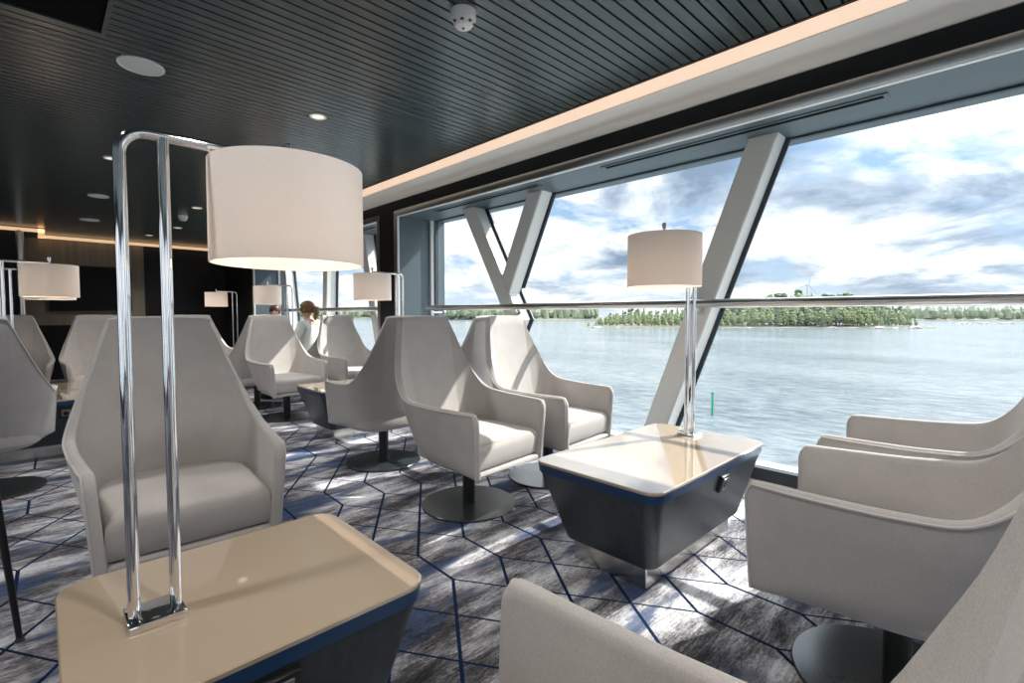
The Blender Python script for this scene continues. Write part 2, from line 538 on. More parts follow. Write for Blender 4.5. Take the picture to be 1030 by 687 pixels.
# light coves of the back wall
bm = bmesh.new()
box(bm, XL, 0.12, 10.62, 10.70, 2.395, 2.44)
box(bm, 0.05, 0.13, 10.62, 11.44, 2.395, 2.44)
box(bm, 0.05, 2.52, 11.38, 11.45, 2.395, 2.44)
finish(bm, 'trim_15', M['led_far'], smooth=None)['kind'] = 'structure'
bm = bmesh.new()
box(bm, XL, 0.05, 10.70, YB + 0.1, 2.40, 2.47)
finish(bm, 'trim_16', M['grey_panel'], smooth=None)['kind'] = 'structure'
bm = bmesh.new()
lathe(bm, [(0.045, 0), (0.045, 2.40)], 20, (-0.155, 10.66, 0))
finish(bm, 'trim_17', M['stainless'])['kind'] = 'structure'
# left wall and wall behind the camera, with unseen bays opened to let in extra sky light
bm = bmesh.new()
box(bm, XL - 0.2, XL, YF, YB, 0, 0.25)
box(bm, XL - 0.2, XL, YF, YB, 2.25, ZC + 0.1)
for a, b in ((YF, -5.9), (-2.2, -1.8), (2.0, 2.4), (6.2, YB)):
    box(bm, XL - 0.2, XL, a, b, 0.25, 2.25)
finish(bm, 'wall_left', M['black_wall'], smooth=None)['kind'] = 'structure'
bm = bmesh.new()
box(bm, XL, XG, YF - 0.2, YF, 0, 0.25)
box(bm, XL, XG, YF - 0.2, YF, 2.25, ZC + 0.1)
for a, b in ((XL, -4.7), (-1.1, -0.8), (2.9, XG)):
    box(bm, a, b, YF - 0.2, YF, 0.25, 2.25)
finish(bm, 'wall_front', M['black_wall'], smooth=None)['kind'] = 'structure'
# outside ledge of the hull below the glass
boxo('deck_ledge', M['deck_white'], XG + 0.15, XG + 0.55, YF, YB, -0.3, 0.03)['kind'] = 'structure'

# ------------------------------------------------------------------ ceiling fittings
def downlight(x, y, label, r=0.055):
    root = empty('downlight', (x, y, ZC))
    tag(root, label, 'ceiling light', 'recessed ceiling downlights')
    bm = bmesh.new()
    lathe(bm, [(r * 0.72, 0.004), (r * 0.74, -0.006), (r, -0.006), (r * 1.02, 0.0), (r * 1.02, 0.02), (r * 0.72, 0.02)], 28, cap0=False, cap1=False)
    finish(bm, 'rim', M['plastic_white'], root)
    bm = bmesh.new()
    lathe(bm, [(r * 0.74, 0.004), (r * 0.70, -0.003), (r * 0.2, -0.0035)], 28)
    finish(bm, 'lens', M['downlight'], root)
    l = bpy.data.lights.new('downlight_lamp', 'SPOT')
    l.energy = DOWN_W; l.color = (1.0, 0.96, 0.92); l.spot_size = math.radians(125); l.spot_blend = 0.6; l.shadow_soft_size = 0.05
    lo = bpy.data.objects.new('downlight_lamp', l)
    COL.objects.link(lo); lo.parent = root; lo.location = (0, 0, -0.03)
    return root
DOWN_W = 42
downlight(1.40, 3.322, 'round recessed downlight above the shade of the nearest big lamp, largest of the small lights')
downlight(0.496, 5.427, 'recessed downlight just left of the near chrome lamp posts in the dark ceiling')
downlight(1.479, 7.199, 'recessed downlight beside the far round smoke detector, on its right')
downlight(1.60, 9.056, 'recessed downlight just right of the near chrome posts, in front of the far smoke detector')
downlight(1.40, 10.25, 'farthest recessed downlight, close to the lit line of the back wall')
for (x, y, lb) in ((-0.45, 1.4, 'b'), (1.4, -0.4, 'c'), (-0.45, 3.6, 'd'), (0.5, 0.3, 'e'), (1.4, 5.3, 'f')):  # all but the last are unseen extras, added to brighten the room
    downlight(x, y, {'b': 'added unseen downlight over the left side of the near beige table', 'c': 'added unseen downlight above the near armchairs behind the viewer',
                     'd': 'added unseen downlight near the ceiling hatch on its left', 'e': 'added unseen downlight straight above the nearest armchair',
                     'f': 'recessed downlight hidden above the near lamp shade'}[lb])

def speaker(x, y, label, r=0.105):
    root = empty('ceiling_speaker', (x, y, ZC))
    tag(root, label, 'speaker', 'round ceiling speakers')
    bm = bmesh.new()
    lathe(bm, [(r * 0.86, 0.0), (r * 0.88, -0.008), (r * 0.98, -0.008), (r, -0.003), (r, 0.01), (r * 0.86, 0.01)], 36, cap0=False, cap1=False)
    finish(bm, 'rim', M['plastic_white'], root)
    bm = bmesh.new()
    lathe(bm, [(r * 0.88, 0.006), (r * 0.87, -0.005), (r * 0.4, -0.006)], 36)
    finish(bm, 'grille', M['plastic_grey'], root)
speaker(0.441, 3.312, 'large round white ceiling speaker nearest the dark hatch, top left')
speaker(0.538, 7.248, 'white round ceiling speaker left of the chrome posts, middle one of its row', 0.095)
speaker(0.573, 9.156, 'farthest white round ceiling speaker, above the lit wall line at left', 0.11)

def detector(x, y, label):
    root = empty('smoke_detector', (x, y, ZC))
    tag(root, label, 'smoke detector', 'white smoke detectors')
    r = 0.056
    bm = bmesh.new()
    lathe(bm, [(r, 0.0), (r, -0.03), (r * 0.96, -0.036)], 32)
    finish(bm, 'base', M['plastic_white'], root)
    bm = bmesh.new()
    lathe(bm, [(r * 0.9, -0.036), (r * 0.84, -0.052), (r * 0.62, -0.066), (r * 0.30, -0.070)], 32)
    finish(bm, 'sensor_cap', M['plastic_white'], root)
    for k in range(8):
        bm = bmesh.new()
        a = 2 * PI * k / 8
        c = Vector((math.cos(a) * r * 0.80, math.sin(a) * r * 0.80, -0.056))
        box(bm, c.x - 0.006, c.x + 0.006, c.y - 0.006, c.y + 0.006, c.z - 0.002, c.z + 0.004)
        finish(bm, 'vent_slot', M['dark_plastic'], root)
    bm = bmesh.new()
    lathe(bm, [(0.006, -0.0695), (0.005, -0.074)], 12)
    finish(bm, 'indicator', M['dark_plastic'], root)
detector(1.389, 1.744, 'white domed smoke detector near the top centre of the slatted ceiling')
detector(1.46, 7.909, 'small distant white smoke detector between the far downlights')

hatch = empty('ceiling_hatch', (-0.17, 2.89, ZC))
tag(hatch, 'dark brown square access hatch set in the slatted ceiling, top left corner', 'hatch')
bm = bmesh.new()
box(bm, -0.43, 0.425, -0.175, 0.17, 0.004, 0.016)
finish(bm, 'panel', M['void'], hatch)
for a, b in ((0.427, 0.445), (-0.447, -0.43)):
    bm = bmesh.new()
    box(bm, a, b, -0.185, 0.18, -0.004, 0.02)
    finish(bm, 'frame_bar', M['slat'], hatch)

# air slots in the window soffit
def air_slot(y0, y1, x, label):
    root = empty('air_slot', (x, (y0 + y1) / 2, HEADZ))
    tag(root, label, 'air vent', 'long air slots in the window soffit')
    h = (y1 - y0) / 2
    bm = bmesh.new()
    box(bm, -0.036, -0.020, -h, h, -0.006, 0.004)
    box(bm, 0.020, 0.036, -h, h, -0.006, 0.004)
    box(bm, -0.036, 0.036, -h - 0.02, -h, -0.006, 0.004)
    box(bm, -0.036, 0.036, h, h + 0.02, -0.006, 0.004)
    finish(bm, 'frame', M['grey_panel'], root)
    bm = bmesh.new()
    box(bm, -0.020, 0.020, -h, h, -0.003, 0.003)
    finish(bm, 'slot', M['void'], root)
air_slot(0.49, 2.11, 2.985, 'long black air slot in the grey soffit above the big window, nearer one')
air_slot(2.78, 4.19, 2.985, 'long black air slot in the grey soffit above the crossed struts, farther one')
air_slot(5.5, 7.0, 2.985, 'black air slot in the soffit of the far window, beyond the black pillar')

# handrails
def handrail(y0, y1, brackets, label):
    root = empty('handrail', (3.06, (y0 + y1) / 2, 1.187))
    tag(root, label, 'handrail', 'stainless handrails across the windows')
    o = root.location
    def mk(name, mat, fn):
        bm = bmesh.new(); fn(bm)
        bmesh.ops.translate(bm, vec=-o, verts=bm.verts)
        return finish(bm, name, mat, root)
    mk('rail_tube', M['stainless'], lambda bm: tube(bm, [(3.06, y0, 1.187), (3.06, y1, 1.187)], 0.028, 16))
    for (yb, xb) in brackets:
        b = mk('bracket', M['stainless'], lambda bm: tube(bm, [(3.06, yb, 1.175), (3.075, yb, 1.15), (3.10, yb, 1.138), (xb, yb, 1.138)], 0.008, 10))
        def disc(bm):
            tube(bm, [(xb - 0.012, yb, 1.138), (xb, yb, 1.138)], 0.026, 20)
        bb = mk('bracket_disc', M['stainless'], disc)
        bb.parent = root
handrail(-0.28, 4.52, [(1.455, 3.13), (3.137, 3.13), (4.44, 3.25)], 'long stainless handrail crossing the big window in front of the struts')
handrail(5.15, 9.5, [(5.84, 3.13), (7.315, 3.13)], 'stainless handrail of the far window, beyond the black pillar')

# TV and switch on the back wall
tv = empty('wall_screen', (0.72, YB + 0.02, 1.57))
tag(tv, 'large black screen hung on the oak panel of the back wall', 'screen')
bm = bmesh.new(); box(bm, -0.56, 0.56, -0.06, 0, -0.40, 0.40, bev=0.004)
finish(bm, 'bezel', M['dark_plastic'], tv)
bm = bmesh.new(); box(bm, -0.54, 0.54, -0.063, -0.058, -0.38, 0.38)
finish(bm, 'screen_glass', M['screen'], tv)
sw = empty('wall_switch', (1.825, YB, 1.87))
tag(sw, 'small white switch plate on the black back wall', 'switch')
bm = bmesh.new(); box(bm, -0.045, 0.045, -0.012, 0, -0.033, 0.033, bev=0.003)
finish(bm, 'plate', M['plastic_white'], sw)
bm = bmesh.new(); box(bm, -0.030, -0.002, -0.017, -0.011, -0.02, 0.02); box(bm, 0.004, 0.032, -0.017, -0.011, -0.02, 0.02)
finish(bm, 'rocker', M['plastic_grey'], sw)

# ------------------------------------------------------------------ armchair
V = Vector
TOP = [V((.300, -.340, .610)), V((.319, -.16, .612)), V((.336, .02, .620)), V((.341, .165, .645)), V((.310, .272, .745)), V((.256, .345, .90)), V((.200, .398, 1.062)), V((.178, .407, 1.090)), V((.085, .417, 1.096)), V((0, .420, 1.097))]
MID = [V((.289, -.336, .45)), V((.300, -.16, .46)), V((.312, .00, .47)), V((.316, .12, .49)), V((.296, .20, .53)), V((.255, .26, .57)), V((.19, .302, .61)), V((.15, .313, .62)), V((.07, .322, .625)), V((0, .324, .625))]
BOT = [V((.278, -.328, .285)), V((.274, -.16, .285)), V((.268, -.02, .285)), V((.255, .07, .285)), V((.23, .135, .285)), V((.19, .18, .285)), V((.13, .208, .285)), V((.10, .214, .285)), V((.05, .220, .285)), V((0, .222, .285))]

def mirror(P):
    return [V((-p.x, p.y, p.z)) for p in P] + [p.copy() for p in P[-2::-1]]
NS, NTT = 6, 16
def shell_grid():
    T_, M_, B_ = (catmull(mirror(P), NS) for P in (TOP, MID, BOT))
    n = len(T_)
    rows = []
    for j in range(NTT + 1):
        u = j / NTT
        row = []
        for i in range(n):
            c = 2 * M_[i] - 0.5 * (T_[i] + B_[i])   # bezier control through MID
            p = (1 - u) ** 2 * B_[i] + 2 * u * (1 - u) * c + u * u * T_[i]
            # round the bottom edge in towards the base
            k = max(0.0, 1 - u / 0.2)
            fr = min(1.0, max(0.0, (p.y + 0.32) / 0.2))
            s = 1 - 0.10 * k * k * fr
            p = V((p.x * s, p.y * (s if p.y > 0 else 1), p.z))
            row.append(p)
        rows.append(row)
    # round the front top corner of the arms
    for j in range(NTT + 1):
        u = j / NTT
        if u > 0.86:
            k = ((u - 0.86) / 0.14) ** 2
            for i in (0, n - 1):
                rows[j][i].y += 0.016 * k
            for i in (1, n - 2):
                rows[j][i].y += 0.004 * k
    return rows, n

def make_shell_bm(th=0.034):
    rows, n = shell_grid()
    m_ = len(rows)
    def nrm(j, i):
        a = rows[j][min(n - 1, i + 1)] - rows[j][max(0, i - 1)]
        b = rows[min(m_ - 1, j + 1)][i] - rows[max(0, j - 1)][i]
        v = a.cross(b).normalized()
        if v.dot(V((rows[j][i].x, rows[j][i].y + 0.25, 0))) < 0 and rows[j][i].y > -0.3: v = -v
        return v
    # orientation: make outward from the axis
    N = [[nrm(j, i) for i in range(n)] for j in range(m_)]
    sgn = 1
    if N[8][n // 2].y < 0: sgn = -1
    for j in range(m_):
        for i in range(n):
            a = rows[j][min(n - 1, i + 1)] - rows[j][max(0, i - 1)]
            b = rows[min(m_ - 1, j + 1)][i] - rows[max(0, j - 1)][i]
            N[j][i] = a.cross(b).normalized()
    if N[8][n // 2].y < 0:
        N = [[-v for v in r] for r in N]
    bm = bmesh.new()
    O = [[bm.verts.new(p) for p in r] for r in rows]
    I = []
    for j in range(m_):
        r = []
        for i in range(n):
            r.append(bm.verts.new(rows[j][i] - N[j][i] * th))
        I.append(r)
    for j in range(m_ - 1):
        for i in range(n - 1):
            bm.faces.new((O[j][i], O[j][i + 1], O[j + 1][i + 1], O[j + 1][i]))
            bm.faces.new((I[j][i], I[j + 1][i], I[j + 1][i + 1], I[j][i + 1]))
    # rim loop
    loop = [(0, i) for i in range(n)] + [(j, n - 1) for j in range(1, m_)] + [(m_ - 1, i) for i in range(n - 2, -1, -1)] + [(j, 0) for j in range(m_ - 2, 0, -1)]
    mids = []
    for (j, i) in loop:
        jj = min(max(j, 1), m_ - 2); ii = min(max(i, 1), n - 2)
        e = (rows[j][i] - rows[jj][ii]).normalized()
        c = rows[j][i] - N[j][i] * th * 0.5
        mids.append((bm.verts.new(c + N[j][i] * th * 0.3 + e * th * 0.22), bm.verts.new(c + e * th * 0.32), bm.verts.new(c - N[j][i] * th * 0.3 + e * th * 0.22)))
    for k in range(len(loop)):
        k2 = (k + 1) % len(loop)
        (j, i), (j2, i2) = loop[k], loop[k2]
        q = [O[j][i], *mids[k], I[j][i]]; q2 = [O[j2][i2], *mids[k2], I[j2][i2]]
        for a in range(4):
            bm.faces.new((q[a], q[a + 1], q2[a + 1], q2[a]))
    return bm, rows, N, n, m_

def make_chair():
    root = empty('armchair')
    bm, rows, N, n, m_ = make_shell_bm()
    shell = finish(bm, 'shell', M['fabric'], root, smooth=60)
    # piping seam along the outer rim: down the arm fronts and over arms and back
    path = [rows[j][0] + N[j][0] * 0.001 for j in range(0, m_)] + [rows[m_ - 1][i] + N[m_ - 1][i] * 0.001 for i in range(1, n)] + [rows[j][n - 1] + N[j][n - 1] * 0.001 for j in range(m_ - 2, -1, -1)]
    bm = bmesh.new()
    tube(bm, path, 0.0042, 6)
    finish(bm, 'piping', M['piping'], shell)
    # pan that closes the shell under the seat
    T_ = rows[0]
    ring = [V((p.x * 0.985, p.y * 0.985 if p.y > 0 else p.y, 0)) for p in T_]
    bm = bmesh.new()
    def rg(z, s, f):
        return [V((p.x * s, (p.y * s if p.y > 0 else p.y + f), z)) for p in ring]
    loft(bm, [rg(.276, .93, .03), rg(.279, .97, .008), rg(.285, 1.0, -.003), rg(.295, 1.0, -.004), rg(.302, .985, .0), rg(.305, .96, .015)])
    finish(bm, 'seat_pan', M['fabric'], root, smooth=60)
    # seat cushion
    bm = bmesh.new()
    j0 = 5
    inner = [rows[j0][i] - N[j0][i] * 0.036 for i in range(n)]
    inner = [V((p.x, max(p.y, -.318), 0)) for p in inner]
    def cr(z, s, f):
        return [V((p.x * s, (p.y * s if p.y > 0 else -.318 + (p.y + .318) * (1 - f / .318) + f), z)) for p in inner]
    rings = [cr(.312, .97, .012), cr(.325, .99, .003), cr(.36, 1.0, .0), cr(.405, 1.0, -.004), cr(.43, .99, .002), cr(.446, .96, .014), cr(.455, .90, .038), cr(.462, .72, .10), cr(.465, .4, .2)]
    loft(bm, rings)
    finish(bm, 'seat_cushion', M['seatfab'], root, smooth=50)
    bm = bmesh.new()
    lathe(bm, [(.036, .012), (.036, .262), (.11, .266), (.11, .274)], 24)
    finish(bm, 'pole', M['black_steel'], root)
    bm = bmesh.new()
    lathe(bm, [(.272, .0), (.276, .004), (.276, .009), (.272, .013), (.05, .015)], 56)
    finish(bm, 'base_disc', M['base_grey'], root)
    return root

proto_chair = make_chair()
CH_GROUP = 'high back swivel armchairs of the lounge'
CHAIRS = [
    # x, y, rot deg, label
    (1.805, 2.232, 6, 'pale grey armchair in mid room with whole round base showing, left of the window table'),
    (2.515, 2.24, 6, 'sunlit grey armchair by the glass with striped shadow on its back'),
    (1.87, 3.34, 180, 'grey armchair turned away in mid room, its side and full round base showing'),
    (2.65, 3.35, 180, 'grey armchair of which only a back slice shows behind the striped sunlit chair'),
    (0.395, 2.33, -2, 'big grey armchair facing us behind the near chrome lamp posts'),
    (-0.257, 4.48, 172, 'grey armchair seen from behind, cut by the left edge of the photo'),
    (1.83, 0.225, 181, 'grey armchair at lower right with half its round base showing, arm by the window table'),
    (2.635, 0.235, 181, 'grey armchair nearest the glass at the right edge, only two arms showing'),
    (0.330, 0.348, 176, 'nearest grey armchair, one arm and a back corner cut by the bottom edge'),
    (1.93, 5.52, 4, 'grey armchair beyond the half hidden dark table, in front of the dark haired person'),
    (2.78, 5.69, 4, 'grey armchair with a slanted sun patch on its back, next to the far window'),
    (1.90, 6.42, 180, 'shaded grey armchair turned away, left of the one before the dark haired person'),
    (2.72, 6.45, 192, 'grey armchair in which the blond person in white sits'),
    (1.74, 8.20, 4, 'brightly sunlit grey armchair facing us below the farthest small lamp'),
    (2.70, 8.22, 4, 'grey armchair in which the dark haired person sits'),
    (-0.22, 7.05, 0, 'grey armchair under the left lamp shade, right arm visible at the left edge'),
    (0.50, 6.95, 0, 'grey armchair just behind the left shoulder of the big near armchair'),
    (-0.28, 9.45, 0, 'distant grey armchair right behind the one under the left lamp'),
    (0.62, 9.45, 0, 'distant grey armchair peeping out left of the big near armchair'),
    (1.50, 8.98, 180, 'distant brownish grey armchair between the chrome posts and the sunlit far chair'),
]
for i, (x, y, r, lb) in enumerate(CHAIRS):
    c = proto_chair if i == 0 else copy_tree(proto_chair)
    c.location = (x, y, 0)
    c.rotation_euler = (0, 0, math.radians(r))
    tag(c, lb, 'armchair', CH_GROUP)

# ------------------------------------------------------------------ tables
def make_table(name, L, W, loc, label, socket_x=None, H=0.46):
    root = empty(name, loc)
    tag(root, label, 'table', 'low dark tables with beige lacquered tops')
    hx, hy = L / 2, W / 2
    bm = bmesh.new()
    r = 0.06
    loft(bm, [rrect(-hx, hx, -hy, hy, r, H - 0.012), rrect(-hx - .001, hx + .001, -hy - .001, hy + .001, r, H - 0.003), rrect(-hx + .002, hx - .002, -hy + .002, hy - .002, r, H)])
    finish(bm, 'tabletop', M['beige_top'], root)
    bm = bmesh.new()
    loft(bm, [rrect(-hx + .004, hx - .004, -hy + .004, hy - .004, r, H - 0.048), rrect(-hx, hx, -hy, hy, r, H - 0.012)])
    finish(bm, 'edge_band', M['blue_edge'], root)
    bm = bmesh.new()
    tx, ty = 0.115 if L > 0.8 else 0.09, 0.085
    loft(bm, [rrect(-hx + tx, hx - tx, -hy + ty, hy - ty, .05, 0.100), rrect(-hx + tx - .004, hx - tx + .004, -hy + ty - .004, hy - ty + .004, .05, 0.108), rrect(-hx + .008, hx - .008, -hy + .008, hy - .008, r, H - 0.048)])
    finish(bm, 'body', M['veneer'], root)
    bm = bmesh.new()
    fx, fy = tx + 0.03, ty + 0.04
    loft(bm, [rrect(-hx + fx, hx - fx, -hy + fy, hy - fy, .006, 0.0), rrect(-hx + fx, hx - fx, -hy + fy, hy - fy, .006, 0.102)])
    finish(bm, 'foot', M['foot_steel'], root)
    if socket_x is not None:
        # power socket plate set in the sloping front face
        sl = math.atan((ty - 0.008) / (H - 0.048 - 0.108))
        zc = 0.36
        yc = -hy + .008 + (H - .048 - zc) * math.tan(sl)
        Mx = Matrix.Translation((socket_x, yc, zc)) @ Matrix.Rotation(sl, 4, 'X')
        bm = bmesh.new()
        box(bm, -.04, .04, -.016, .01, -.04, .04, bev=.003)
        bm.transform(Mx)
        s = finish(bm, 'power_socket', M['socket_black'], root)
        bm = bmesh.new()
        box(bm, -.026, .026, -.0195, -.014, -.028, .028, bev=.002)
        bm.transform(Mx)
        finish(bm, 'socket_insert', M['socket_grey'], s)
        bm = bmesh.new()
        tube(bm, [(0, -.0225, -.002), (0, -.017, -.002)], 0.017, 20)
        bm.transform(Mx)
        finish(bm, 'socket_hole', M['socket_black'], s)
    return root
make_table('side_table', 1.10, 0.622, (2.15, 1.206, 0), 'long low dark table by the glass with sunlit beige top and a power socket', 0.06)
make_table('side_table', 0.676, 0.596, (0.349, 1.301, 0), 'nearest low table with beige top at the bottom left, carrying the biggest lamp', -0.02)
make_table('side_table', 1.10, 0.622, (2.265, 4.385, 0), 'dark low table beyond the mid room chairs, only its left corner in view')
make_table('side_table', 1.10, 0.622, (0.02, 5.42, 0), 'dark low table glimpsed between the left edge chair and the big near armchair', 0.12)
make_table('side_table', 1.10, 0.622, (0.10, 6.08, 0), 'dark low table at far left, just behind the other glimpsed one')
make_table('side_table', 1.10, 0.622, (2.265, 7.50, 0), 'dark low table between the two seated people')
make_table('side_table', 1.10, 0.622, (2.265, 10.02, 0), 'farthest dark low table, before the black back wall')

# ------------------------------------------------------------------ lamps
def make_lamp(x, y, z, direction, label, H=1.003, zb=0.748, power=6.0):
    """direction: +1 arm towards +X, -1 towards -X; origin at the base plate centre"""
    root = empty('table_lamp', (x, y, z), 0 if direction > 0 else PI)
    root.scale = (1.0645, 1.0645, 1.0645)
    tag(root, label, 'lamp', 'chrome arc lamps with drum shades')
    bm = bmesh.new(); box(bm, -.048, .048, -.046, .046, 0, .016, bev=.002)
    finish(bm, 'base_plate', M['chrome'], root)
    bm = bmesh.new()
    R = 0.045
    pr = 0.0108
    pts = [(-.034, 0, .015), (-.034, 0, 0.5), (-.034, 0, H - R)]
    for k in range(1, 9):
        a = PI - PI / 2 * k / 8
        pts.append((-.034 + R + R * math.cos(a), 0, H - R + R * math.sin(a)))
    pts += [(0.1, 0, H), (0.28, 0, H)]
    tube(bm, pts, pr, 16)
    finish(bm, 'bent_pole', M['chrome'], root)
    bm = bmesh.new()
    tube(bm, [(.036, 0, .015), (.036, 0, .5), (.036, 0, H - .004)], pr, 16)
    finish(bm, 'straight_pole', M['chrome'], root)
    cx = 0.282
    bm = bmesh.new()
    tube(bm, [(cx, 0, H - .12), (cx, 0, H + .022)], .0065, 12)
    lathe(bm, [(.011, .018), (.011, .040), (.008, .043)], 14, (cx, 0, H))
    finish(bm, 'stem', M['chrome'], root)
    r, zt, zb = 0.167, H - .016, zb
    bm = bmesh.new()
    lathe(bm, [(r, zb), (r + .0005, zb + .002), (r, zt), (r - .003, zt), (r - .003, zb), (r, zb)], 72, (cx, 0, 0), cap0=False, cap1=False)
    sh = finish(bm, 'lamp_shade', M['shade'], root)
    bm = bmesh.new()
    for k in range(3):
        a = 2 * PI * k / 3 + .5
        tube(bm, [(cx, 0, zt - .03), (cx + (r - .002) * math.cos(a), (r - .002) * math.sin(a), zt - .004)], .002, 6)
    finish(bm, 'shade_spider', M['chrome'], sh)
    bm = bmesh.new()
    lathe(bm, [(.012, .055), (.022, .035), (.028, .012), (.024, -.010), (.010, -.024)], 16, (cx, 0, H - .17))
    finish(bm, 'bulb', M['bulb'], root)
    l = bpy.data.lights.new('lamp_glow', 'POINT')
    l.energy = power; l.color = (1.0, 0.74, 0.54); l.shadow_soft_size = 0.03
    lo = bpy.data.objects.new('lamp_glow', l); COL.objects.link(lo); lo.parent = root
    lo.location = (cx, 0, H - .215)
    return root
LP = 1.7
make_lamp(0.167, 1.293, 0.46, 1, 'biggest and nearest chrome lamp with off white drum shade, on the near beige table', H=0.978, zb=0.737, power=LP)
make_lamp(2.555, 1.240, 0.46, -1, 'chrome lamp with beige drum shade in front of the big window, on the sunlit table', power=LP)
make_lamp(2.661, 4.396, 0.46, -1, 'chrome lamp whose shade hangs beside the black pillar, on the table beyond mid room', power=LP)
make_lamp(2.629, 7.324, 0.46, -1, 'chrome lamp above the dark haired person, just below the biggest shade', power=LP)
make_lamp(2.629, 10.060, 0.46, -1, 'smallest farthest chrome lamp in front of the black back wall', power=LP)
make_lamp(-0.218, 5.376, 0.46, 1, 'chrome lamp with wide glowing shade at the left edge', power=LP)
make_lamp(-0.20, 6.30, 0.46, 1, 'chrome lamp mostly hidden behind the left edge lamp, only its lower rim showing', power=LP)

post = empty('floor_post', (-0.075, 2.35, 0))
tag(post, 'thin black post leaning out of the left edge low in the photo', 'post')
bm = bmesh.new(); tube(bm, [(0, 0, .004), (-.046, -.030, .60), (-.062, -.040, .80)], [.009, .012, .012], 12)
finish(bm, 'shaft', M['black_steel'], post)
bm = bmesh.new(); lathe(bm, [(.013, 0), (.014, .004), (.010, .012)], 14)
finish(bm, 'foot_pad', M['dark_plastic'], post)

# ------------------------------------------------------------------ people
def skin_mesh(name, nodes, edges, mat, parent, levels=2):
    me = bpy.data.meshes.new(name)
    me.from_pydata([n_[0] for n_ in nodes], edges, [])
    o = bpy.data.objects.new(name, me)
    COL.objects.link(o); o.parent = parent
    o.modifiers.new('skin', 'SKIN').use_smooth_shade = True
    s = o.modifiers.new('sub', 'SUBSURF'); s.levels = levels; s.render_levels = levels
    lay = me.skin_vertices[0].data if me.skin_vertices else None
    if lay is None:
        bm = bmesh.new(); bm.from_mesh(me); bm.verts.layers.skin.verify(); bm.to_mesh(me); bm.free()
        lay = me.skin_vertices[0].data
    for i, (_, r) in enumerate(nodes):
        lay[i].radius = (r, r) if not isinstance(r, tuple) else r
        lay[i].use_root = (i == 0)
    me.materials.append(mat)
    # bake the modifiers into a plain mesh
    dg = bpy.context.evaluated_depsgraph_get()
    ev = bpy.data.meshes.new_from_object(o.evaluated_get(dg))
    o.modifiers.clear()
    old = o.data
    o.data = ev
    ev.name = name
    if not ev.materials: ev.materials.append(mat)
    for pl in ev.polygons: pl.use_smooth = True
    return o

